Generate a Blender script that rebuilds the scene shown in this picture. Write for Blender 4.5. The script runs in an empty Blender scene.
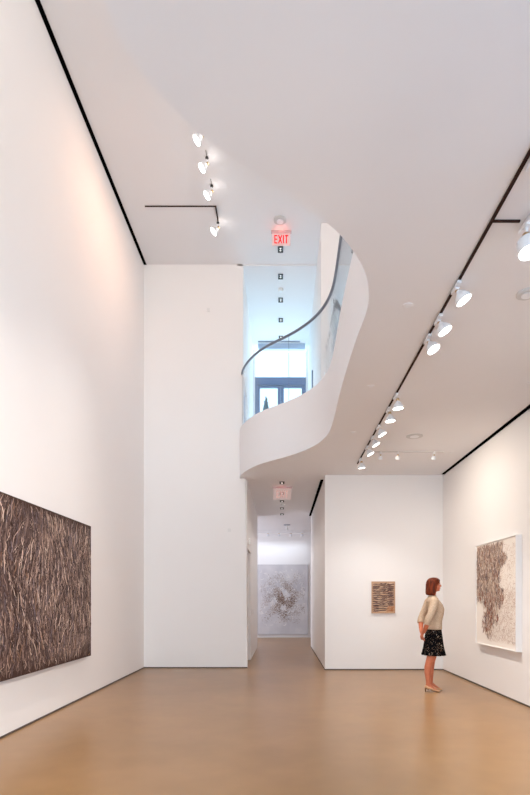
import bpy, bmesh, math, random
from mathutils import Vector, Matrix
random.seed(7)
PI = math.pi
sc = bpy.context.scene
C = sc.collection
F = 530.0                 # focal length in pixels; eye height 1.4 m
EYE = 1.4
ZL = 3.90                 # lower ceiling (soffit of the upper floor)
ZT = 4.86                 # top of the upper floor edge
ZU = 8.30                 # upper ceiling

# ------------------------------------------------------------------ materials
def mat(name, col, rough=0.6, spec=0.5, metal=0.0, emit=None, estr=0.0):
    m = bpy.data.materials.new(name); m.use_nodes = True
    b = m.node_tree.nodes['Principled BSDF']
    b.inputs['Base Color'].default_value = (*col, 1)
    b.inputs['Roughness'].default_value = rough
    b.inputs['Specular IOR Level'].default_value = spec
    b.inputs['Metallic'].default_value = metal
    if emit:
        b.inputs['Emission Color'].default_value = (*emit, 1)
        b.inputs['Emission Strength'].default_value = estr
    return m

def noisy(m, c1, c2, scale=3.0, detail=4, lo=.35, hi=.65, bump=0.0, bscale=60, stretch=(1, 1, 1)):
    nt = m.node_tree; b = nt.nodes['Principled BSDF']
    tc = nt.nodes.new('ShaderNodeTexCoord'); mp = nt.nodes.new('ShaderNodeMapping')
    mp.inputs['Scale'].default_value = stretch
    nt.links.new(tc.outputs['Object'], mp.inputs['Vector'])
    n = nt.nodes.new('ShaderNodeTexNoise'); n.inputs['Scale'].default_value = scale; n.inputs['Detail'].default_value = detail
    nt.links.new(mp.outputs[0], n.inputs['Vector'])
    r = nt.nodes.new('ShaderNodeValToRGB')
    r.color_ramp.elements[0].position = lo; r.color_ramp.elements[0].color = (*c1, 1)
    r.color_ramp.elements[1].position = hi; r.color_ramp.elements[1].color = (*c2, 1)
    nt.links.new(n.outputs['Fac'], r.inputs['Fac'])
    nt.links.new(r.outputs['Color'], b.inputs['Base Color'])
    if bump:
        n2 = nt.nodes.new('ShaderNodeTexNoise'); n2.inputs['Scale'].default_value = bscale
        nt.links.new(mp.outputs[0], n2.inputs['Vector'])
        bp = nt.nodes.new('ShaderNodeBump'); bp.inputs['Strength'].default_value = bump; bp.inputs['Distance'].default_value = 0.01
        nt.links.new(n2.outputs['Fac'], bp.inputs['Height']); nt.links.new(bp.outputs[0], b.inputs['Normal'])
    return m

WALLC = (.87, .845, .835)
M_wall = noisy(mat('wall_paint', WALLC, .85, .25), tuple(c*.99 for c in WALLC), WALLC, 1.2, 3, .3, .7, .03, 220)
M_ceil = noisy(mat('ceiling_paint', (.82, .81, .825), .9, .2), (.815, .805, .82), (.825, .815, .83), 1.0, 3)
M_black = mat('gap_shade_black', (.002, .002, .002), .9, 0)
M_base_gap = mat('base_gap_shade', (.10, .075, .06), .7)
M_white = mat('white_metal', (.82, .83, .86), .4)
M_plastic = mat('white_plastic', (.78, .77, .76), .5)
M_grille = mat('grey_white_grille', (.60, .59, .59), .6)
M_track = mat('brown_track', (.035, .016, .012), .7, .1)
M_dark = mat('black_metal', (.02, .018, .018), .4)
M_brass = mat('brass_lamp_base', (.62, .45, .25), .3, metal=1)
M_lamp = mat('lit_lamp', (1, 1, 1), .4, emit=(1, .97, .92), estr=9)
M_lampdim = mat('lit_lamp_small', (1, 1, 1), .4, emit=(1, .97, .92), estr=.9)
M_rail = mat('grey_steel', (.20, .22, .27), .35, metal=.6)
M_frame = mat('blue_grey_frame', (.10, .16, .28), .35)
M_header = mat('pale_blue_metal', (.42, .52, .66), .4)
M_slat = mat('grey_diffuser', (.25, .27, .33), .5)
M_door = noisy(mat('taupe_door', (.55, .45, .38), .5), (.52, .42, .36), (.58, .48, .41), 2)
M_shrub = noisy(mat('shrub_green', (.05, .09, .12), .8), (.04, .08, .10), (.08, .13, .16), 30)
M_terrace = noisy(mat('terrace_stone', (.6, .6, .6), .8), (.58, .58, .58), (.65, .65, .65), 4)

# floor: polished concrete
M_floor = mat('polished_concrete', (.36, .25, .17), .22, .5)
nt = M_floor.node_tree; b = nt.nodes['Principled BSDF']
tc = nt.nodes.new('ShaderNodeTexCoord')
n1 = nt.nodes.new('ShaderNodeTexNoise'); n1.inputs['Scale'].default_value = 0.9; n1.inputs['Detail'].default_value = 3; n1.inputs['Roughness'].default_value = .62
n2 = nt.nodes.new('ShaderNodeTexNoise'); n2.inputs['Scale'].default_value = 4; n2.inputs['Detail'].default_value = 2
nt.links.new(tc.outputs['Object'], n1.inputs['Vector']); nt.links.new(tc.outputs['Object'], n2.inputs['Vector'])
r1 = nt.nodes.new('ShaderNodeValToRGB'); r1.color_ramp.elements[0].position = .3; r1.color_ramp.elements[1].position = .72
r1.color_ramp.elements[0].color = (.300, .165, .070, 1); r1.color_ramp.elements[1].color = (.375, .212, .096, 1)
nt.links.new(n1.outputs['Fac'], r1.inputs['Fac'])
mx = nt.nodes.new('ShaderNodeMix'); mx.data_type = 'RGBA'; mx.blend_type = 'MULTIPLY'; mx.inputs[0].default_value = .35
r2 = nt.nodes.new('ShaderNodeValToRGB'); r2.color_ramp.elements[0].color = (.72, .72, .72, 1); r2.color_ramp.elements[1].color = (1.1, 1.1, 1.1, 1)
nt.links.new(n2.outputs['Fac'], r2.inputs['Fac']); nt.links.new(r1.outputs[0], mx.inputs[6]); nt.links.new(r2.outputs[0], mx.inputs[7])
nt.links.new(mx.outputs[2], b.inputs['Base Color'])
rr = nt.nodes.new('ShaderNodeMapRange'); rr.inputs[3].default_value = .285; rr.inputs[4].default_value = .30
nt.links.new(n1.outputs['Fac'], rr.inputs[0]); nt.links.new(rr.outputs[0], b.inputs['Roughness'])

def glass_mat(name, tint=(.93, .96, .98)):
    m = bpy.data.materials.new(name); m.use_nodes = True; nt = m.node_tree
    for n in list(nt.nodes):
        if n.type == 'BSDF_PRINCIPLED': nt.nodes.remove(n)
    out = nt.nodes['Material Output']
    tr = nt.nodes.new('ShaderNodeBsdfTransparent'); tr.inputs[0].default_value = (*tint, 1)
    gl = nt.nodes.new('ShaderNodeBsdfGlossy'); gl.inputs['Roughness'].default_value = .02
    lw = nt.nodes.new('ShaderNodeLayerWeight'); lw.inputs[0].default_value = .5
    pw = nt.nodes.new('ShaderNodeMath'); pw.operation = 'POWER'; pw.inputs[1].default_value = 5
    fr = nt.nodes.new('ShaderNodeMath'); fr.operation = 'MULTIPLY_ADD'; fr.inputs[1].default_value = .95; fr.inputs[2].default_value = .045
    nt.links.new(lw.outputs['Facing'], pw.inputs[0]); nt.links.new(pw.outputs[0], fr.inputs[0])
    mi = nt.nodes.new('ShaderNodeMixShader')
    nt.links.new(fr.outputs[0], mi.inputs[0]); nt.links.new(tr.outputs[0], mi.inputs[1]); nt.links.new(gl.outputs[0], mi.inputs[2])
    nt.links.new(mi.outputs[0], out.inputs[0])
    return m
M_glass = glass_mat('clear_glass')

def sign_panel_mat(f=.4, c=(1,.50,.46)):
    m = bpy.data.materials.new('edge_lit_panel'); m.use_nodes = True; nt = m.node_tree
    nt.nodes.remove(nt.nodes['Principled BSDF']); out = nt.nodes['Material Output']
    tr = nt.nodes.new('ShaderNodeBsdfTransparent'); em = nt.nodes.new('ShaderNodeEmission')
    em.inputs[0].default_value = (*c, 1); em.inputs[1].default_value = .95
    mi = nt.nodes.new('ShaderNodeMixShader'); mi.inputs[0].default_value = f
    nt.links.new(tr.outputs[0], mi.inputs[1]); nt.links.new(em.outputs[0], mi.inputs[2]); nt.links.new(mi.outputs[0], out.inputs[0])
    return m
M_panel = sign_panel_mat()
M_red = mat('red_letters', (.45, .01, .01), .5, .1, emit=(1, .02, .04), estr=.55)
M_pink = sign_panel_mat(.22, (1,.42,.36))
M_panel2 = sign_panel_mat(.12, (1,.66,.60))

# ------------------------------------------------------------------ mesh helpers
def link(name, verts, faces, m, parent=None, smooth=False, mats=None):
    me = bpy.data.meshes.new(name); me.from_pydata([tuple(v) for v in verts], [], faces)
    me.materials.append(m)
    if mats:
        for q in mats: me.materials.append(q)
    o = bpy.data.objects.new(name, me); C.objects.link(o)
    if parent: o.parent = parent
    if smooth:
        me.polygons.foreach_set('use_smooth', [True]*len(me.polygons))
    me.update()
    return o

class MB:
    def __init__(s): s.v = []; s.f = []
    def box(s, x0, x1, y0, y1, z0, z1):
        k = len(s.v)
        s.v += [(x0,y0,z0),(x1,y0,z0),(x1,y1,z0),(x0,y1,z0),(x0,y0,z1),(x1,y0,z1),(x1,y1,z1),(x0,y1,z1)]
        s.f += [tuple(k+i for i in q) for q in ((0,3,2,1),(4,5,6,7),(0,1,5,4),(1,2,6,5),(2,3,7,6),(3,0,4,7))]
        return s
    def lathe(s, prof, origin=(0,0,0), axis=(0,0,1), n=24, cap=True):
        """prof: list of (radius, distance along axis)"""
        a = Vector(axis).normalized(); o = Vector(origin)
        u = a.cross(Vector((0,1,0)) if abs(a.y) < .9 else Vector((1,0,0))).normalized(); w = a.cross(u)
        k0 = len(s.v)
        for r, d in prof:
            for i in range(n):
                t = 2*PI*i/n
                s.v.append(tuple(o + a*d + u*(r*math.cos(t)) + w*(r*math.sin(t))))
        for j in range(len(prof)-1):
            for i in range(n):
                i2 = (i+1) % n
                s.f.append((k0+j*n+i, k0+j*n+i2, k0+(j+1)*n+i2, k0+(j+1)*n+i))
        if cap:
            s.f.append(tuple(k0+i for i in reversed(range(n))))
            s.f.append(tuple(k0+(len(prof)-1)*n+i for i in range(n)))
        return s
    def tube(s, pts, rad, n=12, cap=True, flat=1.0, ref=(0,1,0)):
        """pts along a path, rad per point (or (ra, rb))"""
        P = [Vector(p) for p in pts]; k0 = len(s.v)
        for j, p in enumerate(P):
            t = (P[min(j+1, len(P)-1)] - P[max(j-1, 0)]).normalized()
            rf = Vector(ref)
            if abs(t.dot(rf)) > .95: rf = Vector((1,0,0)) if abs(t.x) < .9 else Vector((0,0,1))
            u = rf.cross(t).normalized(); w = t.cross(u).normalized()
            r = rad[j] if isinstance(rad, (list, tuple)) else rad
            ra, rb = r if isinstance(r, tuple) else (r, r*flat)
            for i in range(n):
                a = 2*PI*i/n
                s.v.append(tuple(p + u*(ra*math.cos(a)) + w*(rb*math.sin(a))))
        for j in range(len(P)-1):
            for i in range(n):
                i2 = (i+1) % n
                s.f.append((k0+j*n+i, k0+j*n+i2, k0+(j+1)*n+i2, k0+(j+1)*n+i))
        if cap:
            s.f.append(tuple(k0+i for i in reversed(range(n)))); s.f.append(tuple(k0+(len(P)-1)*n+i for i in range(n)))
        return s
    def rings(s, secs, n=32, cap=True):
        """horizontal elliptic rings: (z, cx, cy, a, b)"""
        k0 = len(s.v)
        for z, cx, cy, a, bb in secs:
            for i in range(n):
                t = 2*PI*i/n; s.v.append((cx+a*math.cos(t), cy+bb*math.sin(t), z))
        for j in range(len(secs)-1):
            for i in range(n):
                i2 = (i+1) % n
                s.f.append((k0+j*n+i, k0+j*n+i2, k0+(j+1)*n+i2, k0+(j+1)*n+i))
        if cap:
            s.f.append(tuple(k0+i for i in reversed(range(n)))); s.f.append(tuple(k0+(len(secs)-1)*n+i for i in range(n)))
        return s
    def ell(s, c, r, nu=16, nv=10, rot=None):
        k0 = len(s.v); c = Vector(c)
        R = rot or Matrix.Identity(3)
        s.v.append(tuple(c + R @ Vector((0,0,r[2]))))
        for j in range(1, nv):
            a = PI*j/nv
            for i in range(nu):
                t = 2*PI*i/nu
                s.v.append(tuple(c + R @ Vector((r[0]*math.sin(a)*math.cos(t), r[1]*math.sin(a)*math.sin(t), r[2]*math.cos(a)))))
        s.v.append(tuple(c + R @ Vector((0,0,-r[2])))); last = len(s.v)-1
        for i in range(nu):
            i2 = (i+1) % nu
            s.f.append((k0, k0+1+i, k0+1+i2)); s.f.append((last, k0+1+(nv-2)*nu+i2, k0+1+(nv-2)*nu+i))
            for j in range(nv-2):
                s.f.append((k0+1+j*nu+i, k0+1+(j+1)*nu+i, k0+1+(j+1)*nu+i2, k0+1+j*nu+i2))
        return s
    def build(s, name, m, parent=None, smooth=False, bevel=0):
        o = link(name, s.v, s.f, m, parent, smooth)
        if bevel:
            md = o.modifiers.new('bevel', 'BEVEL'); md.width = bevel; md.segments = 2; md.limit_method = 'ANGLE'
        return o

def smooth_by_angle(o, ang=40):
    me = o.data; me.polygons.foreach_set('use_smooth', [True]*len(me.polygons))
    bm = bmesh.new(); bm.from_mesh(me)
    for e in bm.edges:
        if len(e.link_faces) == 2 and e.calc_face_angle(0) > math.radians(ang): e.smooth = False
    bm.to_mesh(me); bm.free(); return o

def struct(o): o['kind'] = 'structure'; return o
def sbox(name, m, *a, bevel=0): return struct(MB().box(*a).build(name, m, bevel=bevel))
def tag(o, label, cat, group=None):
    o['label'] = label; o['category'] = cat
    if group: o['group'] = group
    return o
def thing(name, label, cat, loc=(0,0,0), group=None):
    o = bpy.data.objects.new(name, None); C.objects.link(o); o.location = loc; o.empty_display_size = .1
    return tag(o, label, cat, group)
def copy_tree(root, loc, label, group=None):
    r = root.copy(); C.objects.link(r); r.location = loc; r['label'] = label
    if group: r['group'] = group
    for ch in list(root.children):
        c = ch.copy(); C.objects.link(c); c.parent = r
        for g in list(ch.children):
            d = g.copy(); C.objects.link(d); d.parent = c
    return r
def floorlike(px, py, h):      # pixel -> plan point on the horizontal plane h above the eye
    d = F*h/(600-py); return ((px-282)*d/F, d)

# ------------------------------------------------------------------ the void's curved edge
edge_px = [(103.8,0),(114,28),(128,54),(150.7,85),(173.4,108.7),(196,131),(221.5,150),(250,170.5),(278,189.5),(306,207.5),(327.6,223),
           (341.2,235.6),(351.5,248.5),(360.3,261.5),(366,274),(369.1,288),(369.2,302),(364.7,318),(357.8,334.5),(346.9,368),(338.7,397.5),(332.3,426),
           (326.3,437),(312.7,447.4),(290,455.8),(272.5,460.3),(255.5,465.4),(243.6,472.2),(239.9,476.5)]
ep = [(-1.75,-6.0),(-1.55,-4.0),(-1.3,-2.0),(-1.02,0.0),(-.86,1.2)] + [floorlike(x, y, 2.5) for x, y in edge_px] + [(-.868,10.9)]
def catmull(P, sub=5):
    out = []
    for i in range(len(P)-1):
        p0 = P[max(i-1,0)]; p1 = P[i]; p2 = P[i+1]; p3 = P[min(i+2,len(P)-1)]
        for k in range(sub):
            t = k/sub
            out.append(tuple(.5*((2*p1[c]) + (-p0[c]+p2[c])*t + (2*p0[c]-5*p1[c]+4*p2[c]-p3[c])*t*t + (-p0[c]+3*p1[c]-3*p2[c]+p3[c])*t**3) for c in (0,1)))
    out.append(P[-1]); return out
def relax(P, it=6):
    P = list(P)
    for _ in range(it):
        P = [P[0]] + [tuple(P[i][c]*.5 + (P[i-1][c]+P[i+1][c])*.25 for c in (0,1)) for i in range(1,len(P)-1)] + [P[-1]]
    return P
edge = relax(catmull(ep, 5), 10)
def offset(P, d):
    out = []
    for i in range(len(P)):
        a = P[max(i-1,0)]; b_ = P[min(i+1,len(P)-1)]
        t = Vector((b_[0]-a[0], b_[1]-a[1])).normalized()
        out.append((P[i][0] + t.y*d, P[i][1] - t.x*d))
    return out

# ------------------------------------------------------------------ the setting
sbox('floor', M_floor, -5.0, 6.0, -6.2, 20.2, -.12, 0)
sbox('wall_left', M_wall, -2.96, -2.84, -6.0, 11.0, 0, ZU)
w = MB(); w.box(3.22,3.34, 1.9,10.6, 0,ZU); w.box(3.22,3.34, -6.0,-4.6, 0,ZU); w.box(3.22,3.34, -4.6,1.9, 3.5,5.15); w.box(3.22,3.34, -4.6,1.9, 7.85,ZU)  # unseen openings near the camera, added for the side fill lights
w.box(3.22,3.34, -4.6,1.9, 0,.3); struct(w.build('wall_right', M_wall))
# left part of the back wall, full height
pv = [(-2.96,0),(-.71,0),(-.76,ZL),(-.80,ZL+.01),(-.80,ZU),(-2.96,ZU)]
v = [(x,10.9,z) for x,z in pv] + [(x,11.02,z) for x,z in pv]; n = 6
struct(link('wall_back_left', v, [tuple(range(n)), tuple(reversed(range(n,2*n)))] + [(i,(i+n),(i+1)%n+n,(i+1)%n) for i in range(n)], M_wall))
sbox('wall_back_right', M_wall, .86, 3.34, 10.6, 15.8, 0, ZL)
# corridor's left wall round a door
w = MB(); w.box(-.86,-.73, 11.02,11.2, 0,ZL); w.box(-.86,-.73, 12.35,15.8, 0,ZL); w.box(-.86,-.73, 11.2,12.35, 2.5,ZL)
struct(w.build('wall_corridor_left', M_wall))
d = sbox('door_1', M_door, -.84,-.80, 11.2,12.35, 0,2.5)
h = MB(); h.box(-.80,-.775, 11.28,11.31, .98,1.30); h.build('door_handle', M_rail, d, bevel=.004)
# gallery beyond
sbox('wall_far', M_wall, -4.1, 5.1, 19.8, 19.92, 0, ZL)
sbox('wall_far_left', M_wall, -4.2, -4.1, 15.7, 19.92, 0, ZL)
sbox('wall_far_right', M_wall, 5.0, 5.1, 15.7, 19.92, 0, ZL)
sbox('wall_far_near_left', M_wall, -4.1, -.86, 15.68, 15.8, 0, ZL)
sbox('wall_far_near_right', M_wall, 3.34, 5.0, 15.68, 15.8, 0, ZL)
sbox('ceiling_far', M_ceil, -4.2, 5.1, 15.8, 19.92, ZL, ZL+.12)
# upper floor slab with the curved edge
poly = edge + [(-.80,10.9),(-.80,15.8),(3.22,15.8),(3.22,-6.0)]
n = len(poly); ne = len(edge)
V = [(x,y,ZL) for x,y in poly] + [(x,y,ZT) for x,y in poly]
V += [(x,y,ZL) for x,y in poly] + [(x,y,ZT) for x,y in poly]
FC = [tuple(range(n)), tuple(n+i for i in reversed(range(n)))] + [(2*n+i, 3*n+i, 3*n+(i+1)%n, 2*n+(i+1)%n) for i in range(n)]
slab = link('ceiling_lower', V, FC, M_ceil); struct(slab)
for i, p in enumerate(slab.data.polygons): p.use_smooth = (2 <= i < 2+ne-1)
bmn = bmesh.new(); bmn.from_mesh(slab.data)
bmesh.ops.recalc_face_normals(bmn, faces=bmn.faces); bmn.to_mesh(slab.data); bmn.free()
# upper storey
sbox('ceiling_upper', M_ceil, -2.96, 3.34, -6.0, 10.9, ZU, ZU+.12)
sbox('ceiling_upper_corridor', M_ceil, -.92, 3.34, 10.9, 14.75, ZU-.025, ZU+.12)
w = MB(); w.box(-.92,-.80, 12.1,14.75, ZT,ZU-.025); w.box(-.92,-.80, 11.02,12.1, 6.04,ZU-.025)
struct(w.build('wall_upper_left', M_wall))
w = MB(); w.box(.715,3.22, 9.7,14.75, ZT,ZU-.026); w.box(.715,3.22, 9.7,10.9, ZU-.026,ZU)
struct(w.build('wall_upper_right', M_wall))
w = MB(); w.box(-.80,-.744, 14.6,14.75, ZT,ZU-.025); w.box(.66,.715, 14.6,14.75, ZT,ZU-.025)
struct(w.build('wall_upper_end', M_wall))
# glazed end: double doors with a clerestory
f = MB(); f.box(-.744,-.67, 14.6,14.7, ZT,7.54); f.box(.60,.66, 14.6,14.7, ZT,7.54); f.box(-.67,.60, 14.6,14.7, 7.32,7.54)
wf = struct(f.build('window_1', M_frame, bevel=.006))
for x0, x1 in ((-.67,-.036),(-.034,.60)):
    g = MB(); a = .06
    g.box(x0,x0+ (a if x0 < -.5 else .085), 14.62,14.68, ZT,7.31); g.box(x1-(a if x1 > .5 else .085),x1, 14.62,14.68, ZT,7.31)
    g.box(x0+.06,x1-.06, 14.62,14.68, 7.25,7.31); g.box(x0+.06,x1-.06, 14.62,14.68, ZT,ZT+.2); pass
    dl = g.build('door_leaf', M_frame, wf)
    MB().box(x0+.05,x1-.05, 14.645,14.655, ZT+.15,7.27).build('pane', M_glass, dl)
MB().box(-.744,.66, 14.645,14.655, 7.54,ZU-.03).build('pane', M_glass, wf)
sbox('trim_1', M_header, -.64,.62, 14.2,14.32, 8.13,ZU-.026)
ws = struct(MB().box(-.87,-.84, 11.04,12.1, 5.98,6.04).box(-.87,-.84, 12.06,12.1, ZT,5.98).build('window_2', M_header))
MB().box(-.86,-.85, 11.04,12.06, ZT,5.98).build('pane', M_glass, ws)
# rear of the gallery behind the camera: a glazed front
w = MB()
for a in ((-2.84,-2.3,0,ZU),(2.8,3.22,0,ZU)): w.box(a[0],a[1],-6.12,-6.0,a[2],a[3])
for z0, z1 in ((0,.3),(3.6,4.9),(8.0,ZU)): w.box(-2.3,2.8,-6.12,-6.0,z0,z1)
struct(w.build('wall_rear', M_wall))
# shadow gaps at ceiling and floor, their shade put in as dark strips
sbox('trim_2', M_black, -2.84,-2.785, -6.0,10.895, ZU-.012,ZU-.001)
sbox('trim_3', M_black, 3.165,3.22, -5.9,10.5, ZL-.012,ZL-.001)
sbox('trim_4', M_black, .80,.86, 11.0,15.7, ZL-.012,ZL-.001)
sbox('base_gap_left', M_base_gap, -2.84,-2.835, -6.0,10.9, 0,.022)
sbox('base_gap_right', M_base_gap, 3.215,3.22, -6.0,10.6, 0,.022)
sbox('base_gap_back_left', M_base_gap, -2.835,-.71, 10.895,10.9, 0,.022)
sbox('base_gap_back_right', M_base_gap, .86,3.215, 10.595,10.6, 0,.022)
sbox('base_gap_corridor', M_base_gap, .855,.86, 10.6,15.8, 0,.022)
# terrace outside the upper doors
sbox('terrace', M_terrace, -4,4, 14.76,20, ZT-.3,ZT)
t = thing('conical_shrub', 'dark cone-shaped shrub standing beyond the upstairs glass doors', 'shrub', (-.48,16.0,ZT))
MB().lathe([(.16,.0),(.22,.35)],(0,0,0),(0,0,1),20).build('planter', M_header, t)
s_ = MB()
for k in range(350):
    z = random.random()**1.2*2.3; r = .62*(1-z/2.36)*random.uniform(.55,1); a = random.uniform(0,2*PI)
    p = Vector((r*math.cos(a), r*math.sin(a), .36+z)); q = Vector((random.uniform(-1,1),random.uniform(-1,1),random.uniform(0,1))).normalized()*.06
    w_ = q.cross(Vector((0,0,1))).normalized()*.02; k0 = len(s_.v)
    s_.v += [tuple(p-w_), tuple(p+w_), tuple(p+q)]; s_.f.append((k0,k0+1,k0+2))
s_.lathe([(.55,.35),(.40,1.0),(.17,1.95),(.01,2.68)],(0,0,0),(0,0,1),20)
s_.build('foliage', M_shrub, t)

# ------------------------------------------------------------------ glass balustrade with handrail
bal = thing('glass_balustrade', 'curved clear glass balustrade with grey metal handrail along the upper balcony edge', 'balustrade', (0,0,ZT))
gp = offset(edge, .05)
L = [0]
for i in range(1,len(gp)): L.append(L[-1] + math.dist(gp[i],gp[i-1]))
def at_len(s):
    for i in range(1,len(gp)):
        if L[i] >= s:
            t = (s-L[i-1])/(L[i]-L[i-1]); return (gp[i-1][0]+(gp[i][0]-gp[i-1][0])*t, gp[i-1][1]+(gp[i][1]-gp[i-1][1])*t)
    return gp[-1]
# seam seen at x = 290 px; others spaced 2.2 m from it
seam = min((i for i in range(len(gp)) if gp[i][1] > 8), key=lambda i: abs(282+gp[i][0]*F/gp[i][1]-290.3))
s0 = L[seam]; cuts = sorted([0, L[-1]-.03] + [s0+2.3*k for k in range(-12,12) if .3 < s0+2.3*k < L[-1]-.3])
for a, b_ in zip(cuts, cuts[1:]):
    a += .006; b_ -= .006; m_ = max(3, int((b_-a)/.08)); pts = [at_len(a+(b_-a)*k/m_) for k in range(m_+1)]
    po = offset(pts, .006); pi = offset(pts, -.006); V = []; FC = []
    for (x0,y0),(x1,y1) in zip(po,pi): V += [(x0,y0,0),(x1,y1,0),(x1,y1,1.13),(x0,y0,1.13)]
    for k in range(m_):
        for q in range(4): FC.append((4*k+q, 4*k+(q+1)%4, 4*k+4+(q+1)%4, 4*k+4+q))
    FC += [(0,1,2,3),(4*m_+3,4*m_+2,4*m_+1,4*m_)]
    link('glass_panel', V, FC, M_glass, bal, smooth=False)
rp = [at_len(s*(L[-1]-.04)/220) for s in range(221)]
rt = MB(); rt.tube([(x,y,1.17) for x,y in rp], .024, 12, ref=(0,0,1)); r_ = rt.build('handrail', M_rail, bal, smooth=True)
for s in cuts[1:-1]:
    x, y = at_len(s); MB().box(x-.004,x+.004,y-.004,y+.004,0,1.15).build('seam_strip', M_rail, bal)

# ------------------------------------------------------------------ paintings
def vcol_mat():
    m = mat('oil_paint', (.5,.5,.5), .55, .3); nt = m.node_tree
    a = nt.nodes.new('ShaderNodeVertexColor'); a.layer_name = 'pigment'
    nt.links.new(a.outputs[0], nt.nodes['Principled BSDF'].inputs['Base Color']); return m
M_paint = vcol_mat()
def lin(r, g, b_):
    f_ = lambda c: ((c/255+.055)/1.055)**2.4 if c > 10 else c/255/12.92
    return (f_(r), f_(g), f_(b_))
class Strokes:
    def __init__(s, O, U, V_, N): s.O=Vector(O); s.U=Vector(U); s.V=Vector(V_); s.N=Vector(N); s.v=[]; s.f=[]; s.c=[]
    def pt(s, u, v_, n_): return tuple(s.O + s.U*u + s.V*v_ + s.N*n_)
    def stroke(s, pts, width, col, n_=None):
        n_ = n_ if n_ is not None else random.uniform(.0005,.004); k = len(s.v); m_ = len(pts)
        for j,(u,v_) in enumerate(pts):
            a = pts[max(j-1,0)]; b_ = pts[min(j+1,m_-1)]; du, dv = b_[0]-a[0], b_[1]-a[1]; l = math.hypot(du,dv) or 1
            w = width*(.25+.75*math.sin(PI*(j+.4)/(m_-.2)))*.5
            s.v += [s.pt(u-dv/l*w, v_+du/l*w, n_), s.pt(u+dv/l*w, v_-du/l*w, n_)]; s.c += [col,col]
        for j in range(m_-1): s.f.append((k+2*j,k+2*j+1,k+2*j+3,k+2*j+2))
    def build(s, parent):
        me = bpy.data.meshes.new('brushwork'); me.from_pydata(s.v, [], s.f)
        ca = me.color_attributes.new('pigment', 'FLOAT_COLOR', 'POINT')
        ca.data.foreach_set('color', [x for c in s.c for x in (*c,1)])
        me.materials.append(M_paint); o = bpy.data.objects.new('brushwork', me); C.objects.link(o); o.parent = parent; return o
def wav(u, v_, ang, ln, bend, m_=5):
    out = []; 
    for j in range(m_):
        t = j/(m_-1)-.5
        out.append((u + math.cos(ang)*t*ln - math.sin(ang)*bend*math.cos(t*PI)*ln, v_ + math.sin(ang)*t*ln + math.cos(ang)*bend*math.cos(t*PI)*ln))
    return out
def swav(u, v_, ang, ln, amp, m_=8):
    ph = random.uniform(0,2*PI); fr_ = random.uniform(.6,1.5); out = []
    for j in range(m_):
        t = j/(m_-1)-.5; q = amp*math.sin(ph+2*PI*fr_*t)
        out.append((u+math.cos(ang)*t*ln-math.sin(ang)*q, v_+math.sin(ang)*t*ln+math.cos(ang)*q))
    return out
def jit(c, a=.12): 
    k = random.uniform(1-a,1+a); return tuple(min(1,x*k) for x in c)

# 1 the large dark painting, left wall (Y 3.9 .. 7.63)
W_, H_ = 3.75, 1.86
t = thing('dark_painting', 'huge dark brown abstract painting of dense vertical strokes on the left wall', 'painting', (-2.836,7.63,.60))
MB().box(0,.086,-W_,0,0,H_).build('canvas', mat('umber_ground', lin(74,54,48), .7, .2), t)
S = Strokes((.087,-W_,0),(0,1,0),(0,0,1),(1,0,0))
pal = [lin(66,46,42)]*4 + [lin(96,74,68)]*5 + [lin(122,98,90)]*5 + [lin(150,124,112)]*4 + [lin(190,162,146)]*3 + [lin(224,200,182)]*2 + [lin(112,98,104)]*3 + [lin(52,34,32)]*3 + [lin(138,102,78)]
for k in range(11500):
    u = random.uniform(.01,W_-.01); v_ = random.uniform(.03,H_-.03)
    ln = random.uniform(.04,.17); an = PI/2 + random.gauss(0,.24) + .25*math.sin(u*3+v_*4)
    band = .5+.5*math.sin(u*2.1+1.3*math.sin(v_*1.7)+1)
    c = random.choice(pal)
    if random.random() < .45*(1-band): c = random.choice(pal[:9])
    wd = random.uniform(.006,.018)
    ln *= 1.6; P_ = swav(u,v_,an,ln,random.uniform(.004,.018))
    if all(0.005 < a < W_-.005 and .005 < b_ < H_-.005 for a,b_ in P_): S.stroke(P_, wd, jit(c))
S.build(t)

# 2 the white painting with brown cluster, right wall (Y 7.31 .. 8.84)
W_, H_ = 1.49, 1.58
t = thing('framed_painting', 'white framed abstract painting with a cascading cluster of brown strokes on right wall', 'painting', (3.22,7.11,.70))
MB().box(-.065,0,.01,W_-.01,.01,H_-.01).build('canvas', mat('white_ground', lin(246,238,230), .7, .2), t)
g = MB(); g.box(-.083,0,0,.012,0,H_); g.box(-.083,0,W_-.012,W_,0,H_); g.box(-.083,0,.012,W_-.012,0,.012); g.box(-.083,0,.012,W_-.012,H_-.012,H_)
g.build('frame', mat('white_frame', (.85,.83,.82), .5), t)
# u runs from the far edge (left in view) to the near edge
S = Strokes((-.0655,W_,0),(0,-1,0),(0,0,1),(-1,0,0))
def dens(u, v_):
    # u 0..1 left to right, v_ 0..1 bottom to top
    d = 0
    if v_ > .52:
        edge_ = .60 + .08*math.sin(v_*17) + .04*math.sin(v_*41)
        d = 1 if u < edge_ else max(0, 1-(u-edge_)/.10)
        if v_ > .9: d *= .85
    elif v_ > .08:
        lo = .26 + .04*math.sin(v_*23); hi = .62 - (.52-v_)*.7 + .05*math.sin(v_*31)
        if lo < u < hi: d = .85
        elif u < lo: d = max(0,.5-(lo-u)*4)*(1 if .3 < v_ else .3)
        else: d = max(0, .45-(u-hi)*3)
        if u < .28 and v_ > .40: d = max(d, .9*(1-(.52-v_)/.12))
        if v_ < .15: d *= (v_-.08)/.07
    return d
pal2 = [lin(126,98,88)]*4 + [lin(156,128,116)]*6 + [lin(92,66,58)]*2 + [lin(184,158,142)]*6 + [lin(216,194,174)]*4 + [lin(150,96,66)]*2 + [lin(124,112,116)]*3 + [lin(226,212,196)]*2
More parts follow.
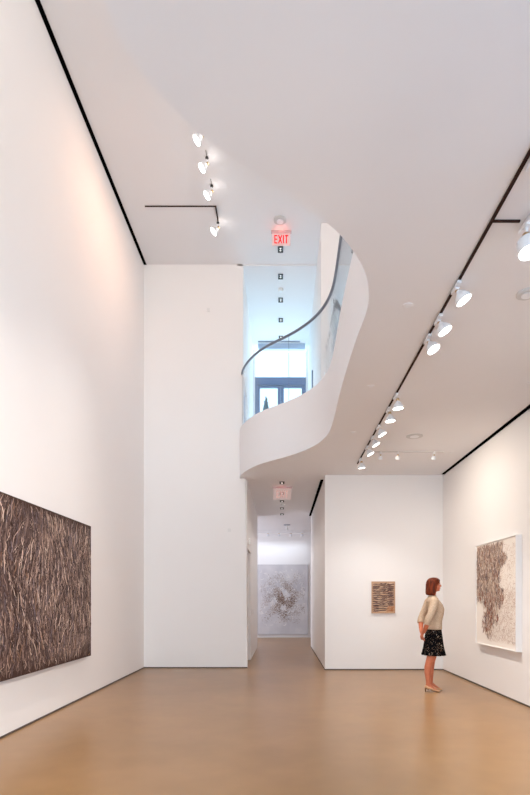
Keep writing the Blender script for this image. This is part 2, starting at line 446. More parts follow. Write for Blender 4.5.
for k in range(9000):
    u = random.random(); v_ = random.random(); dd = dens(u, v_)
    if random.random() > dd: continue
    P_ = wav(u*W_, v_*H_, PI/2+random.gauss(0,.3), random.uniform(.03,.11), random.uniform(-.25,.25), 4)
    c = random.choice(pal2)
    if v_ < .52 and random.random() < .2: c = lin(140,74,52)
    if all(.02 < a < W_-.02 and .02 < b_ < H_-.02 for a,b_ in P_): S.stroke(P_, random.uniform(.008,.024), jit(c))
for k in range(2600):                       # faint fine web over the white field
    u = random.uniform(.3,.97); v_ = random.uniform(.06,.95)
    if random.random() > (.9 if v_ < .55 else .3): continue
    hz = random.random() < .5
    P_ = wav(u*W_, v_*H_, (0 if hz else PI/2)+random.gauss(0,.5), random.uniform(.03,.10), random.uniform(-.4,.4), 4)
    if all(.02 < a < W_-.02 and .02 < b_ < H_-.02 for a,b_ in P_): S.stroke(P_, random.uniform(.002,.006), jit(random.choice([lin(206,184,168),lin(190,160,140),lin(222,208,196)])))
for k in range(9): S.stroke([(1.34+k*.012,.10),(1.345+k*.012,.13)], .003, lin(90,70,60))
S.build(t)

# 3 the small striped painting on the back wall
W_, H_ = .468, .634
t = thing('small_painting', 'small tan framed painting of dark horizontal dashes on back wall beside the woman', 'painting', (1.787,10.6,1.135))
MB().box(.01,W_-.01,-.028,0,.01,H_-.01).build('canvas', mat('tan_ground', lin(205,170,140), .7, .2), t)
g = MB(); g.box(0,.014,-.036,0,0,H_); g.box(W_-.014,W_,-.036,0,0,H_); g.box(.014,W_-.014,-.036,0,0,.014); g.box(.014,W_-.014,-.036,0,H_-.014,H_)
g.build('frame', mat('pale_wood_frame', lin(190,150,118), .5), t)
S = Strokes((0,-.0285,0),(1,0,0),(0,0,1),(0,-1,0))
for r in range(15):
    for c3 in range(3):
        for q in range(9):
            u = .085+c3*.150+random.uniform(-.035,.035); v_ = .05+r*.0375+random.uniform(-.009,.009)+ (.012 if c3 == 1 else 0)
            P_ = wav(u, v_, random.gauss(0,.10), random.uniform(.09,.17), random.uniform(-.08,.08), 5)
            P_ = [(min(max(a,.018),W_-.018), min(max(b_,.02),H_-.02)) for a,b_ in P_]
            col = random.choice([lin(82,56,52),lin(98,72,68),lin(112,88,84),lin(70,50,50),lin(140,104,86),lin(170,134,112)])
            if r < 3 and c3 == 2: col = lin(170,110,70)
            S.stroke(P_, random.uniform(.006,.014), jit(col))
    for q in range(5):
        u = random.uniform(.06,W_-.06); v_ = .07+r*.0375
        if v_ < H_-.03: S.stroke(wav(u,v_,random.gauss(0,.1),.07,0,4), .008, jit(lin(226,198,172)))
S.build(t)

# 4 the pale painting at the end of the corridor
W_, H_ = 1.90, 2.58
t = thing('pale_painting', 'large pale grey abstract painting with brown splatter at the end of the corridor', 'painting', (-.945,19.8,.125))
MB().box(0,W_,-.05,0,0,H_).build('canvas', noisy(mat('grey_ground', (.6,.6,.62), .7, .2), lin(214,211,212), lin(196,193,197), 1.5), t)
g = MB(); g.box(-.012,0,-.055,0,-.012,H_+.012); g.box(W_,W_+.012,-.055,0,-.012,H_+.012); g.box(0,W_,-.055,0,-.012,0); g.box(0,W_,-.055,0,H_,H_+.012)
g.build('frame', mat('grey_frame', (.5,.48,.5), .5), t)
S = Strokes((0,-.0505,0),(1,0,0),(0,0,1),(0,-1,0))
for k in range(350):                        # milky middle
    u = random.gauss(.52,.24); v_ = random.gauss(.58,.20)
    if .06 < u < .94 and .13 < v_ < .95:
        S.stroke(wav(u*W_,v_*H_,random.uniform(0,PI),random.uniform(.06,.16),random.uniform(-.3,.3),4), random.uniform(.02,.06), jit(random.choice([lin(216,213,213),lin(222,218,216),lin(210,206,207)]),.02), random.uniform(.0005,.002))
for k in range(5200):
    u = random.gauss(.52,.20); v_ = random.gauss(.50,.19)
    if not (.07 < u < .94 and .16 < v_ < .88): continue
    cl = math.sin(u*23+3*math.sin(v_*9))+math.sin(v_*27+2*math.sin(u*13))
    if cl < random.uniform(-1.6,1.2): continue
    core = math.exp(-((u-.56)/.24)**2-((v_-.48)/.13)**2) + .8*math.exp(-((u-.53)/.12)**2-((v_-.27)/.07)**2) + .5*math.exp(-((u-.24)/.1)**2-((v_-.27)/.05)**2)
    wd = random.uniform(.006,.016)+.022*core*random.random()
    c = random.choice([lin(168,152,144),lin(182,168,160),lin(150,132,122)]) if random.random() > core*.75 else random.choice([lin(122,98,84),lin(140,114,98),lin(104,82,72)])
    S.stroke(wav(u*W_,v_*H_,random.uniform(0,PI),random.uniform(.012,.05),random.uniform(-.4,.4),4), wd, jit(c), random.uniform(.002,.005))
S.build(t)

# ------------------------------------------------------------------ light fittings
def make_lamp_light(name, parent, loc, dir_, watts, col=(1,.90,.80), ang=95, blend=.9, rad=.05):
    ld = bpy.data.lights.new(name, 'SPOT'); ld.energy = watts; ld.color = col; ld.spot_size = math.radians(ang); ld.spot_blend = blend; ld.shadow_soft_size = rad
    o = bpy.data.objects.new(name, ld); C.objects.link(o); o.location = loc
    o.rotation_euler = Vector(dir_).to_track_quat('-Z','Y').to_euler()
    if parent: o.parent = parent
    return o

def make_track_head(name, label, loc, dir_, group, drop=.065, s=1.0, lit=True, stemx=.0, cat='spotlight', dark_joint=False, can=False):
    """origin at the ceiling; adapter, stem, yoke, head (> lamp_base, lamp)"""
    t = thing(name, label, cat, loc, group)
    if dark_joint:
        MB().lathe([(.010,-.001),(.022,-.006),(.027,-.02),(.020,-.036),(.006,-.042)],(0,0,0),(0,0,1),20).tube([(0,-.02,-.012),(0,-.13,-.006)], .004, 8).build('ceiling_joint', M_dark, t, smooth=True)
    else: MB().box(-.016*s,.016*s,-.085*s,.085*s,-.032,-.008).box(-.016*s,.020*s,-.03*s,.03*s,-.045,-.032).build('adapter', M_white, t, bevel=.004)
    dr = Vector(dir_).normalized(); piv = Vector((stemx,0,-drop))
    MB().tube([(0,0,-.036),(stemx,0,-drop+.005)], .008*s, 10).build('stem', M_white, t)
    prof = [(.020,-.022),(.026,0),(.058,.004),(.064,.012),(.064,.092),(.060,.092),(.058,.080)] if can else [(.018,-.020),(.022,-.004),(.030,.006),(.050,.026),(.062,.050),(.066,.075),(.062,.075),(.060,.062)]
    L1 = .092 if can else .075
    hobj = smooth_by_angle(MB().lathe([(a*s,b_*s) for a,b_ in prof], piv, dr, 28, cap=False).build('lamp_head', M_white, t))
    MB().lathe([(.012*s,-.050*s),(.020*s,-.045*s),(.021*s,-.018*s)], piv, dr, 18).build('lamp_base', M_brass, hobj, smooth=True)
    MB().lathe([(.001,(L1+.004)*s),(.03*s,(L1+.003)*s),(.052*s,(L1-.002)*s),(.0600*s,(L1-.010)*s),(.0600*s,(L1-.014)*s)], piv, dr, 28).build('lamp', M_lamp if lit else M_plastic, hobj, smooth=True)
    yk = MB(); side = dr.cross(Vector((0,0,1))).normalized()
    for sg in (-1,1):
        yk.tube([tuple(piv+Vector((0,0,.010))), tuple(piv+side*sg*.035*s), tuple(piv+side*sg*.070*s+dr*.030*s), tuple(piv+side*sg*.070*s+dr*.055*s)], .004*s, 6)
    yk.build('yoke', M_white, t)
    return t, piv+dr*(L1+.012)*s, dr

sp = []
# right-hand main track
tr = MB().box(-.010,.010,0,9.6,-.012,0).build('lighting_track', M_track)
tr.location = (1.38,.1,ZL); tag(tr, 'long dark brown lighting track running along the lower ceiling toward the back wall', 'lighting track')
br = MB().box(0,.175,-.008,.008,-.011,0).build('track_spur', M_track); br.location = (1.392,3.49,ZL)
tag(br, 'short dark spur branching sideways from the long track at upper right', 'track spur')
# hidden from view beside the branch: the main row of heads
G1 = 'white spotlights on the long brown ceiling track'
rows = [ # (Y, label, dx-dir, drop)
 (2.97,'white spotlight at the right picture edge, nearest one beside the long track',(.3,-.2,-.93)),
 (4.20,'lit white spotlight, first of the trio in the middle of the long track',(.48,-.10,-.87)),
 (4.68,'lit white spotlight, middle one of the trio on the long track',(.46,-.12,-.87)),
 (5.03,'lit white spotlight, last and lowest of the trio on the long track',(.40,-.25,-.88)),
 (6.44,'white spotlight pointing down, nearer of the pair halfway along the track',(.08,.03,-.99)),
 (6.90,'white spotlight pointing down, farther of the pair halfway along the track',(.08,.0,-.99)),
 (7.60,'lit white tilted spotlight just beyond the downward pair on the track',(.46,-.06,-.87)),
 (8.10,'lit white tilted spotlight, second of the far trio on the track',(.46,-.06,-.87)),
 (8.62,'lit white tilted spotlight, third of the far trio on the track',(.46,-.06,-.87)),
 (9.35,'white spotlight at the very far end of the long track',(.10,.12,-.98))]
for Y, lb, dr in rows:
    t, p, dv = make_track_head('track_spotlight', lb, (1.38 if Y > 3 else 1.418,Y,ZL-.004), dr, G1, drop=.062 if not (6 < Y < 7 or Y > 9) else .095, stemx=.025)
    sp.append((t,p,dv))
t, p, dv = make_track_head('pendant_spotlight', 'large white can spotlight hanging from the end of the short spur', (1.612,3.49,ZL), (.06,-.22,-.97), None, drop=.132, s=1.06, can=True); sp.append((t,p,dv))
for t,p,dv in sp:
    Y = t.location.y
    if 7 < Y < 9: make_lamp_light('far_lamp_light', t, p, (.72,.1,-.72), 58, col=(1.000, 0.897, 0.759), ang=130)
    elif Y < 4: make_lamp_light('near_lamp_light', t, p, dv, 30, col=(1.000, 1.000, 1.000))
    else: make_lamp_light('lamp_light', t, p, dv, 140, col=(1.000, 0.963, 0.915))
# white cross track near the back wall
ct = MB().box(0,1.16,-.010,.010,-.010,0).build('lighting_track', M_grille); ct.location = (1.56,8.93,ZL)
tag(ct, 'short thin white lighting track crossing the ceiling near the back wall', 'lighting track')
for X, lb in ((1.66,'small unlit-looking white spotlight at left end of the short cross track'),(1.95,'small white spotlight with dark centre, second on the short cross track'),(2.56,'small white spotlight nearest the right end of the short cross track')):
    t, p, dv = make_track_head('cross_track_spotlight', lb, (X,8.93,ZL-.002), (.0,.62,-.78), 'white spotlights on the short cross track', drop=.075, s=.62, lit=False)
    make_lamp_light('cross_lamp_light', t, p, dv, 8, col=(1.000, 0.850, 0.750), ang=110)
# high lamps on the upper ceiling
G2 = 'bright lamps in a line on the upper ceiling'
for Y, lb in ((7.75,'topmost bright lamp on the upper ceiling, partly behind the balcony edge'),(8.25,'second bright lamp from the top on the upper ceiling'),(8.81,'third bright lamp from the top, just above the thin bracket line'),(9.67,'lowest bright lamp on the upper ceiling, below the thin bracket')):
    t, p, dv = make_track_head('ceiling_spotlight', lb, (-1.168,Y,ZU), (-.70,-.15,-.70), G2, drop=.13, s=1.15, dark_joint=True, stemx=-.02)
    make_lamp_light('high_lamp_light', t, p, dv, 35, col=(1.000, 0.571, 0.357), ang=110)
    hp = bpy.data.lights.new('lamp_spill', 'POINT'); hp.energy = .4; hp.color = (1,.93,.86); hp.shadow_soft_size = .03
    ho = bpy.data.objects.new('lamp_spill', hp); C.objects.link(ho); ho.parent = t; ho.location = (.07,.0,-.13)
bk = MB(); bk.box(-1.24,0,-.008,.008,-.014,0).box(-.008,.010,-.008,.30,-.05,0); bko = bk.build('lamp_bracket', M_track); bko.location = (-1.16,9.28,ZU)
tag(bko, 'thin dark L-shaped conduit line on the upper ceiling beside the bright lamps', 'conduit')

# discs on the lower ceiling
def disc(name, label, x, y, z, r, cat, group=None, th=.02, prof=None, m=None):
    t = thing(name, label, cat, (x,y,z), group)
    MB().lathe(prof or [(r,0),(r,-th*.6),(r*.85,-th)], (0,0,0), (0,0,1), 32).build('housing', m or M_plastic, t)
    MB().lathe([(r*.55,-th*.8),(r*.55,-th*1.25)], (0,0,0), (0,0,1), 24).build('cover', M_white, t)
    return t
disc('smoke_detector', 'round white detector on the lower ceiling below the pendant spotlight at right edge', 2.0,4.32,ZL,.085,'smoke detector', th=.018, m=M_grille)
disc('ceiling_speaker', 'flat round speaker grille on the lower ceiling between the two tracks', 2.02,8.08,ZL,.125,'ceiling speaker', th=.012, m=M_grille)
G3 = 'sprinkler caps on the lower ceiling'
for X, Y, lb in ((1.07,4.5,'small sprinkler cap left of the long track trio'),(1.04,6.2,'small sprinkler cap between the curved balcony edge and the long track'),(1.06,7.9,'small sprinkler cap left of the far end of the long track'),
                 (2.85,6.1,'small sprinkler cap near the right picture edge above the black ceiling line'),(2.87,9.0,'small sprinkler cap at the far right, beyond the cross track'),(-.62,11.04,'small sprinkler cap at the mouth of the corridor ceiling, left side')):
    disc('sprinkler_cap', lb, X, Y, ZL, .045, 'sprinkler', G3, th=.006, m=M_ceil)
disc('ceiling_detector', 'round grey-white detector on the upper ceiling just above the upper exit sign', -.036,9.62,ZU,.115,'smoke detector', th=.028, m=M_grille)
disc('ceiling_sprinkler', 'small detector on the upstairs corridor ceiling between black downlights', -.03,11.72,ZU-.025,.06,'smoke detector', th=.05)
disc('corridor_detector', 'small round detector among the black downlights of the lower corridor', .02,13.87,ZL,.06,'smoke detector', th=.03)
# projector-like fitting at the far gallery
t = thing('ceiling_fitting', 'small grey fitting under a round plate on the far gallery ceiling', 'ceiling fitting', (.165,17.6,ZL))
MB().lathe([(.11,0),(.11,-.015)],(0,0,0),(0,0,1),24).build('plate', M_slat, t)
MB().lathe([(.012,-.01),(.012,-.10),(.045,-.11),(.035,-.17)],(0,0,0),(0,0,1),16).build('body', M_plastic, t)
# linear diffuser upstairs
ld_ = MB().box(-.64,.48,-.02,.02,-.02,0).build('linear_diffuser', M_slat); ld_.location = (0,14.08,ZU-.026)
tag(ld_, 'thin dark linear slot on the upstairs ceiling in front of the glass doors', 'ceiling slot')
wb = MB().box(-.03,0,-.035,.035,0,.68).build('wall_panel', M_frame, bevel=.004); wb.location = (.715,12.25,6.02)
tag(wb, 'dark narrow vertical plate on the right wall of the upstairs corridor', 'wall plate')

def make_downlight(label, loc, group):
    t = thing('square_downlight', label, 'downlight', loc, group)
    g = MB(); a = .053; b2 = .082; w = .008
    g.box(-a,-a+w,-b2,b2,-.022,0); g.box(a-w,a,-b2,b2,-.022,0); g.box(-a+w,a-w,-b2,-b2+w,-.022,0); g.box(-a+w,a-w,b2-w,b2,-.022,0); g.box(-a+w,a-w,-b2+w,b2-w,-.006,0)
    g.build('housing', M_dark, t)
    for yy in (-.030,.030): MB().lathe([(.013,-.006),(.016,-.012),(.009,-.020)],(0,yy,0),(0,0,1),18).build('lamp', M_lampdim, t)
    return t
up_l = ['square black downlight just under the upper exit sign','square black downlight, second along the upstairs corridor ceiling','square black downlight, third along the upstairs corridor ceiling','square black downlight, fourth along the upstairs corridor ceiling','square black downlight nearest the upstairs glass doors']
lo_l = ['square black downlight above the lower exit sign','square black downlight seen through the lower exit sign','square black downlight, third along the lower corridor ceiling','square black downlight, fourth along the lower corridor ceiling','square black downlight deepest in the lower corridor']
first = None
for i, Y in enumerate((10.42,11.25,12.13,13.0,13.87)):
    loc = (-.03,Y,ZU-(0 if Y < 10.9 else .025))
    if first is None: first = make_downlight(up_l[0], loc, 'black downlights on the upstairs ceiling')
    else: copy_tree(first, loc, up_l[i], 'black downlights on the upstairs ceiling')
for i, Y in enumerate((11.26,12.39,13.36,14.4,15.4)):
    copy_tree(first, (0,Y,ZL), lo_l[i], 'black downlights in the lower corridor')
for Y in (11.26,12.39,13.36,14.4,15.4):
    make_lamp_light('downlight_light', None, (0,Y,ZL-.04), (0,0,-1), 32.4, col=(1.000, 0.972, 0.944), ang=110)

def exit_sign(name, label, loc, letters, w=.36, hgt=.235, glow=.6):
    t = thing(name, label, 'exit sign', loc)
    MB().box(-w/2-.01,w/2+.01,-.03,.03,-.030,0).build('canopy', mat('sign_canopy', (.55,.40,.42), .4), t, bevel=.004)
    MB().box(-w/2+.01,w/2-.01,-.004,.004,-.030-hgt,-.030).build('panel', M_panel if letters is M_red else M_panel2, t)
    g = MB(); lh = .155; th = .024; z0 = -.030-hgt/2-lh/2-.004; y0, y1 = -.008,-.0045; lw = .055; x = -.128
    g.box(x,x+th*.8,y0,y1,z0,z0+lh)                                     # E
    for zz in (0,(lh-th*.8)/2,lh-th*.8): g.box(x+th*.8,x+lw,y0,y1,z0+zz,z0+zz+th*.8)
    x = -.058                                                            # X
    for a, b_ in ((0,.062),(.062,0)):
        k = len(g.v); h2 = th*.5
        g.v += [(x+a-h2*.9+.008,y0,z0),(x+a+h2*.9+.008,y0,z0),(x+b_+h2*.9+.008,y0,z0+lh),(x+b_-h2*.9+.008,y0,z0+lh)]; g.f.append((k,k+1,k+2,k+3))
        k = len(g.v)
        g.v += [(x+a-h2*.9+.008,y1,z0),(x+a+h2*.9+.008,y1,z0),(x+b_+h2*.9+.008,y1,z0+lh),(x+b_-h2*.9+.008,y1,z0+lh)]; g.f.append((k+3,k+2,k+1,k))
    x = .034; g.box(x,x+th*.85,y0,y1,z0,z0+lh)                           # I
    x = .070; g.box(x,x+.062,y0,y1,z0+lh-th*.8,z0+lh); g.box(x+.031-th*.42,x+.031+th*.42,y0,y1,z0,z0+lh-th*.8)
    g.build('lettering', letters, t)
    lp = bpy.data.lights.new('sign_light','POINT'); lp.energy = glow; lp.color = (1,.25,.18); lp.shadow_soft_size = .06
    lo = bpy.data.objects.new('sign_light', lp); C.objects.link(lo); lo.parent = t; lo.location = (0,-.08,-.1)
    return t
exit_sign('exit_sign', 'lit red exit sign hanging from the upper ceiling above the balcony', (-.015,9.92,ZU), M_red)
exit_sign('exit_sign', 'faint pink see-through exit sign in the lower corridor mouth', (.005,11.72,ZL), M_pink, w=.42, hgt=.25, glow=.18)

# far gallery: track with small spotlights
ft = MB().box(0,2.6,-.012,.012,-.012,0).build('lighting_track', M_plastic); ft.location = (-1.2,19.15,ZL)
tag(ft, 'white lighting track across the far gallery ceiling above the pale painting', 'lighting track')
names5 = ['leftmost of the five small far gallery spotlights','second from left of the far gallery spotlights','middle one of the five small far gallery spotlights','fourth from left of the far gallery spotlights','rightmost of the five small far gallery spotlights']
proto = None
for i, px in enumerate((256,268,279,291,302)):
    X = (px-282)*19.15/F
    if proto is None: proto, p, dv = make_track_head('gallery_spotlight', names5[0], (X,19.15,ZL-.004), (0,.35,-.93), 'small spotlights in the far gallery', drop=.12, s=.8, lit=False)
    else: copy_tree(proto, (X,19.15,ZL-.004), names5[i])
    make_lamp_light('gallery_light', None, (X,19.2,ZL-.24), (0,.55,-.85), 6.5, col=(.80,.90,1), ang=120)

# small wall items
def plate(name, label, x0,x1,y0,y1,z0,z1, cat, m=M_plastic):
    o = MB().box(x0,x1,y0,y1,z0,z1).build(name, m, bevel=.002); return tag(o, label, cat)
plate('wall_sensor','tiny round-cornered white sensor high on the left back wall', -1.54,-1.48, 10.885,10.899, 7.33,7.40, 'sensor')
plate('wall_outlet','faint small white plate on the back wall left of the corridor mouth', -1.115,-1.05, 10.889,10.899, 2.80,2.87, 'wall plate')
plate('door_strobe','small white box above the door in the corridor left wall', -.729,-.69, 11.62,11.72, 2.62,2.75, 'strobe')
plate('light_switch','small light switch beyond the door on the corridor left wall', -.729,-.715, 13.2,13.28, 1.05,1.17, 'light switch')

# ------------------------------------------------------------------ the woman
SK = lin(200,116,84)
M_skin = noisy(mat('skin', SK, .5, .35), lin(192,108,76), lin(206,124,92), 12)
M_hair = noisy(mat('auburn_hair', lin(96,36,12), .55, .2), lin(56,18,6), lin(128,52,18), 60, 3, .35, .65, .5, 160, (1,1,.12))
M_knit = noisy(mat('oatmeal_knit', lin(200,174,150), .9, .15), lin(186,160,136), lin(210,186,162), 90, 3, .35, .65, .6, 180)
M_shoe = mat('nude_patent', lin(214,168,128), .3)
M_heel = mat('brown_heel', lin(96,62,38), .4)
M_skirt = mat('black_skirt', (.008,.008,.010), 1, .03)
nt = M_skirt.node_tree; b = nt.nodes['Principled BSDF']
tc = nt.nodes.new('ShaderNodeTexCoord'); ns = nt.nodes.new('ShaderNodeTexNoise'); ns.inputs['Scale'].default_value = 32; ns.inputs['Detail'].default_value = 3; ns.inputs['Distortion'].default_value = 2.2
nt.links.new(tc.outputs['Object'], ns.inputs['Vector'])
rp_ = nt.nodes.new('ShaderNodeValToRGB'); cr = rp_.color_ramp; cr.interpolation = 'LINEAR'
cr.elements[0].position = 0; cr.elements[0].color = (.004,.004,.005,1); cr.elements[1].position = .615; cr.elements[1].color = (.004,.004,.005,1)
for p_, c_ in ((.64,(.42,.20,.10,1)),(.66,(.40,.36,.30,1)),(.72,(.10,.16,.18,1))):
    e = cr.elements.new(p_); e.color = c_
nt.links.new(ns.outputs['Fac'], rp_.inputs['Fac']); nt.links.new(rp_.outputs[0], b.inputs['Base Color'])

woman = thing('person', 'woman in beige sweater and dark patterned skirt, hands clasped behind her back', 'person', (2.308,8.15,0))
B = MB()
# legs and feet
for sy, dx in ((-.075,-.036),(.075,.044)):
    B.tube([(.02+dx*.2,sy*1.0,.91),(.015+dx*.4,sy*1.1,.78),(0+dx*.6,sy*1.05,.62),(-.012+dx*.9,sy,.52),(-.03+dx,sy,.46),(-.047+dx,sy,.37),(-.05+dx,sy,.29),(-.046+dx,sy,.20),(-.044+dx,sy,.14),(-.045+dx,sy,.10)],
           [.076,.080,.070,.060,.054,.056,.051,.039,.033,.034], 18)
    B.tube([(-.078+dx,sy,.085),(-.05+dx,sy,.095),(-.01+dx,sy,.082),(.04+dx,sy,.048),(.085+dx,sy,.026),(.118+dx,sy,.018)], [(.024,.024),(.036,.031),(.032,.034),(.022,.039),(.014,.035),(.009,.02)], 16)
# trunk, neck
B.rings([(.86,.01,0,.09,.15),(.92,.015,0,.100,.148),(1.0,.03,0,.090,.140),(1.08,.035,0,.088,.125),(1.18,.045,0,.095,.138),(1.26,.048,0,.10,.15),(1.33,.035,0,.092,.158),(1.39,.012,0,.074,.15),(1.43,0,0,.055,.09),(1.465,.002,0,.05,.056),(1.51,.012,0,.049,.05),(1.56,.022,0,.05,.05),(1.60,.028,0,.05,.05)], 28)
# head
B.ell((.024,0,1.652),(.094,.073,.086)); B.ell((.060,0,1.60),(.060,.056,.072)); B.ell((.082,0,1.566),(.036,.036,.030)); B.ell((.102,0,1.552),(.017,.018,.016))
B.tube([(.118,0,1.650),(.126,0,1.632),(.137,0,1.613),(.128,0,1.602)], [(.006,.008),(.009,.010),(.011,.014),(.006,.012)], 10)
B.ell((.115,0,1.583),(.010,.018,.011)); B.ell((.100,0,1.668),(.020,.042,.014)); B.ell((.06,.052,1.60),(.03,.012,.03)); B.ell((.06,-.052,1.60),(.03,.012,.03))
for sg in (-1,1): B.ell((.018,sg*.075,1.622),(.014,.009,.028))
# arms (both go back and down; hands meet behind)
for sg in (-1,1):
    B.tube([(.0,sg*.15,1.40),(-.012,sg*.178,1.36),(-.045,sg*.198,1.26),(-.085,sg*.205,1.17),(-.112,sg*.20,1.10),(-.125,sg*.175,1.04),(-.138,sg*.125,.965),(-.148,sg*.075,.905)],
           [.045,.048,.043,.040,.039,.039,.033,.025], 16)
# left hand hangs in front, right hand holds it from behind
def hand(B, wrist, palm_dir, spread, normal, curl, sz=1.0):
    w = Vector(wrist); d = Vector(palm_dir).normalized(); s_ = Vector(spread).normalized(); n_ = Vector(normal).normalized()
    pc = w + d*.045*sz
    B.tube([w-d*.01, w+d*.02, w+d*.055, w+d*.085], [(.021,.024),(.016,.032),(.015,.038),(.012,.036)], 14, ref=tuple(s_))
    for i, (off, ln) in enumerate(((-.028,.066),(-.0095,.076),(.0095,.072),(.028,.056))):
        base = w + d*.078 + s_*off; p = [base]; ang = 0; cur = base; seg = [ln*.42, ln*.32, ln*.26]
        for q in range(3):
            ang += curl[q]; cur = cur + (d*math.cos(ang) + n_*math.sin(ang))*seg[q]; p.append(cur)
        B.tube([tuple(x) for x in p], [.0092,.0088,.008,.0062], 8, ref=tuple(s_))
    tb = w + d*.028 - s_*.028; t1 = tb - s_*.022 + d*.022 + n_*.008; t2 = t1 + d*.026 + n_*.014 - s_*.002
    B.tube([tuple(tb),tuple(t1),tuple(t2)], [.013,.0105,.0075], 8, ref=(1,0,0))
hand(B, (-.150,.062,.895), (-.02,-.62,-.78), (-.1,-.78,.62), (1,0,-.1), (.25,.4,.4))
hand(B, (-.158,-.062,.895), (-.22,.55,-.80), (.0,.82,.56), (1,.2,.2), (.35,.75,.7))
def remesh(o, vox, it=2, fac=.5):
    m_ = o.modifiers.new('remesh','REMESH'); m_.mode = 'VOXEL'; m_.voxel_size = vox; m_.use_smooth_shade = True
    s2 = o.modifiers.new('smooth','SMOOTH'); s2.iterations = it; s2.factor = fac
body = B.build('body', M_skin, woman); remesh(body, .005, 2)
# sweater
K = MB()
K.rings([(.950,.030,0,.112,.172),(.96,.030,0,.114,.174),(1.0,.032,0,.112,.168),(1.08,.040,0,.108,.150),(1.18,.054,0,.116,.158),(1.26,.060,0,.120,.166),(1.33,.044,0,.110,.172),(1.39,.016,0,.090,.160),(1.425,.004,0,.073,.118),(1.455,.002,0,.062,.078),(1.472,.005,0,.057,.063)], 36)
for sg in (-1,1):
    K.tube([(.01,sg*.11,1.405),(-.010,sg*.165,1.375),(-.045,sg*.200,1.27),(-.088,sg*.212,1.17),(-.114,sg*.206,1.10),(-.122,sg*.188,1.055),(-.125,sg*.182,1.04)], [.058,.062,.057,.053,.055,.056,.056], 20)
sw = K.build('sweater', M_knit, woman); remesh(sw, .0065, 3)
# skirt
n = 96; SV = []; SF = []; secs = [(.965,.028,.104,.158,0),(.90,.024,.118,.172,0),(.82,.022,.130,.180,.001),(.74,.022,.140,.186,.002),(.67,.022,.150,.194,.004),(.62,.022,.160,.202,.007),(.585,.022,.166,.206,.009),(.558,.022,.174,.214,.012)]
for z, cx, a, bb, am in secs:
    for i in range(n):
        q = 2*PI*i/n; k = am*math.cos(14*q); SV.append((cx+(a+k)*math.cos(q), (bb+k)*math.sin(q), z))
for j in range(len(secs)-1):
    for i in range(n): SF.append((j*n+i, (j+1)*n+i, (j+1)*n+(i+1)%n, j*n+(i+1)%n))
sk = link('skirt', SV, SF, M_skirt, woman, smooth=True); md = sk.modifiers.new('thick','SOLIDIFY'); md.thickness = .004; md.offset = -1
# hair bob
hs = [ # z, cx, a, b, open half-angle at the face (deg)
 (1.747,.022,.012,.010,0),(1.742,.022,.045,.036,0),(1.730,.022,.072,.058,0),(1.712,.022,.092,.074,3),(1.692,.020,.102,.082,22),(1.670,.017,.106,.087,42),(1.645,.014,.108,.090,56),(1.615,.012,.108,.092,66),(1.58,.010,.107,.094,70),(1.55,.007,.105,.094,72),(1.52,.004,.102,.091,74),(1.488,.002,.098,.086,78),(1.468,.002,.090,.080,84)]
m_ = 64; HV = []; HF = []
for z, cx, a, bb, op in hs:
    o_ = math.radians(max(op,.5))
    for i in range(m_+1):
        q = o_ + (2*PI-2*o_)*i/m_; k = 1+.012*math.sin(q*19+z*14)+.008*math.sin(q*41)
        zz = z + (.012*abs(math.cos(q))*(1 if math.cos(q) < 0 else 0) if z < 1.5 else 0)
        HV.append((cx+a*k*math.cos(q), bb*k*math.sin(q), zz))
for j in range(len(hs)-1):
    for i in range(m_): HF.append((j*(m_+1)+i, (j+1)*(m_+1)+i, (j+1)*(m_+1)+i+1, j*(m_+1)+i+1))
HV.append((.022,0,1.748)); ci = len(HV)-1
for i in range(m_): HF.append((ci, i, i+1))
hr = link('hair', HV, HF, M_hair, woman, smooth=True); md = hr.modifiers.new('thick','SOLIDIFY'); md.thickness = .016; md.offset = -1
# face details
for sg in (-1,1):
    e_ = MB().ell((.108,sg*.030,1.636),(.010,.013,.008)).build('eye', mat('eye_white', (.75,.72,.70), .2), woman, smooth=True)
    MB().ell((.1165,sg*.031,1.636),(.003,.006,.006)).build('iris', mat('iris_brown', (.06,.03,.02), .2), e_, smooth=True)
    MB().tube([(.114,sg*.018,1.655),(.114,sg*.032,1.659),(.104,sg*.048,1.654)], [.002,.003,.0015], 6).build('eyebrow', M_hair, woman)
MB().ell((.1235,0,1.587),(.005,.019,.0045)).ell((.122,0,1.579),(.005,.016,.005)).build('lips', mat('lips', lin(170,70,60), .4), woman, smooth=True)
# shoes
for sy, dx in ((-.075,-.036),(.075,.044)):
    q = MB(); q.tube([(-.090+dx,sy,.090),(-.080+dx,sy,.086),(-.045+dx,sy,.070),(0+dx,sy,.052),(.045+dx,sy,.030),(.090+dx,sy,.020),(.125+dx,sy,.014),(.138+dx,sy,.010)],
        [(.018,.018),(.030,.031),(.026,.034),(.020,.036),(.020,.042),(.017,.039),(.011,.026),(.004,.008)], 20)
    so = q.build('shoe', M_shoe, woman, smooth=True)
    MB().tube([(-.078+dx,sy,.062),(-.086+dx,sy,.04),(-.084+dx,sy,.0)], [(.017,.017),(.010,.010),(.006,.006)], 12).build('heel', M_heel, so, smooth=True)

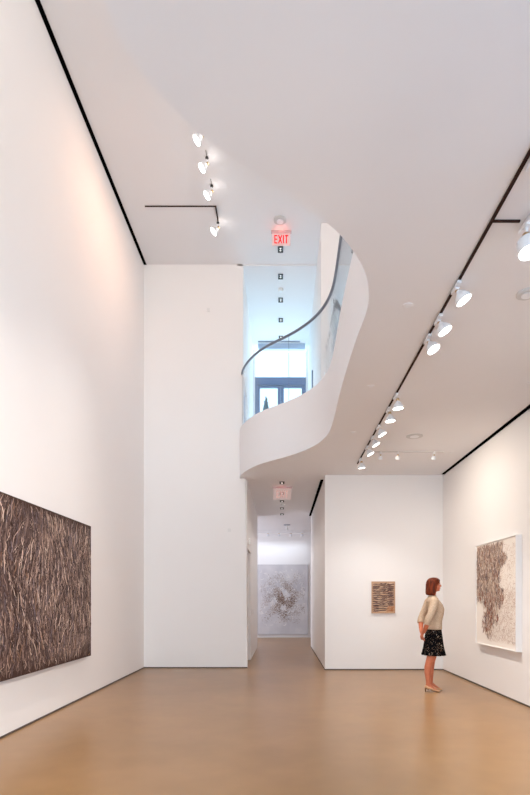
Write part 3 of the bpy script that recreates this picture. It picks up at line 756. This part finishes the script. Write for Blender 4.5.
# ------------------------------------------------------------------ daylight, lamps and added fill lights
w = bpy.data.worlds.new('daylight'); sc.world = w; w.use_nodes = True
bg = w.node_tree.nodes['Background']; bg.inputs[0].default_value = (.66,.90,1,1); bg.inputs[1].default_value = 2.2
def area(name, loc, dir_, sx, sy, watts, col):
    ld = bpy.data.lights.new(name,'AREA'); ld.shape = 'RECTANGLE'; ld.size = sx; ld.size_y = sy; ld.energy = watts; ld.color = col
    o = bpy.data.objects.new(name, ld); C.objects.link(o); o.location = loc; o.rotation_euler = Vector(dir_).to_track_quat('-Z','Y').to_euler(); return o
COOL = (.74,.86,1.0)
area('front_window_light', (.25,-6.1,1.95), (0,1,.6), 5.0, 3.2, 345, (0.66, 0.85, 1.000))
area('front_upper_window_light', (.25,-6.1,6.45), (0,1,.1), 5.0, 3.0, 310, (1.000, 0.89, 0.81))
area('side_fill_light', (3.3,-1.35,1.9), (-1,.1,.35), 6.4, 3.1, 60, (0.167, 0.333, 1.000))  # added cool fill for the near soffit, from a made-up side opening
area('upper_side_fill_light', (3.3,-1.35,6.5), (-1,.1,.15), 6.4, 2.6, 150, (1.000, 0.750, 0.575))  # added warm fill for the left wall and upper ceiling, source made up
area('end_window_light', (-.04,14.9,6.6), (0,-1,0), 1.4, 3.2, 80, (.62,.88,1))
area('side_window_light', (-1.0,11.6,5.5), (1,0,0), 1.0, 1.1, 10, (.8,.9,1))
area('far_gallery_fill_light', (-3.9,18.0,2.2), (1,.15,0), 3.0, 3.0, 125, (0.783, 0.850, 1.000))  # added cool fill brightening the far gallery; its side wall has no window
# out-of-frame lamps: the rest of the upper lamp line, then fill added for the left wall
for Y in (3.2,4.9,6.4,7.3):
    make_lamp_light('wall_washer_light', None, (-1.0,Y,ZU-.25), (-1.75,.05,-7.3), 300, col=(1.000, 0.922, 0.853), ang=36, blend=1)
for Y in (.8,1.7,2.5):
    make_lamp_light('left_fill_light', None, (1.45,Y,ZL-.25), (-.9,.68,-.55), 200, col=(1.000, 0.879, 0.759), ang=80, blend=1)

# ------------------------------------------------------------------ camera
cd = bpy.data.cameras.new('camera'); cd.sensor_fit = 'HORIZONTAL'; cd.sensor_width = 24; cd.lens = 24*F/530
cd.shift_x = -17/530; cd.shift_y = 202.5/530; cd.clip_start = .05; cd.clip_end = 200
co = bpy.data.objects.new('camera', cd); C.objects.link(co); co.location = (0,0,EYE); co.rotation_euler = (PI/2,0,0); sc.camera = co
sc.view_settings.view_transform = 'Standard'; sc.view_settings.look = 'None'; sc.view_settings.gamma = 1
sc.view_settings.exposure = 0.10; sc.view_settings.use_curve_mapping = False
sc.cycles.max_bounces = 14; sc.cycles.diffuse_bounces = 8; sc.cycles.glossy_bounces = 6; sc.cycles.transparent_max_bounces = 24
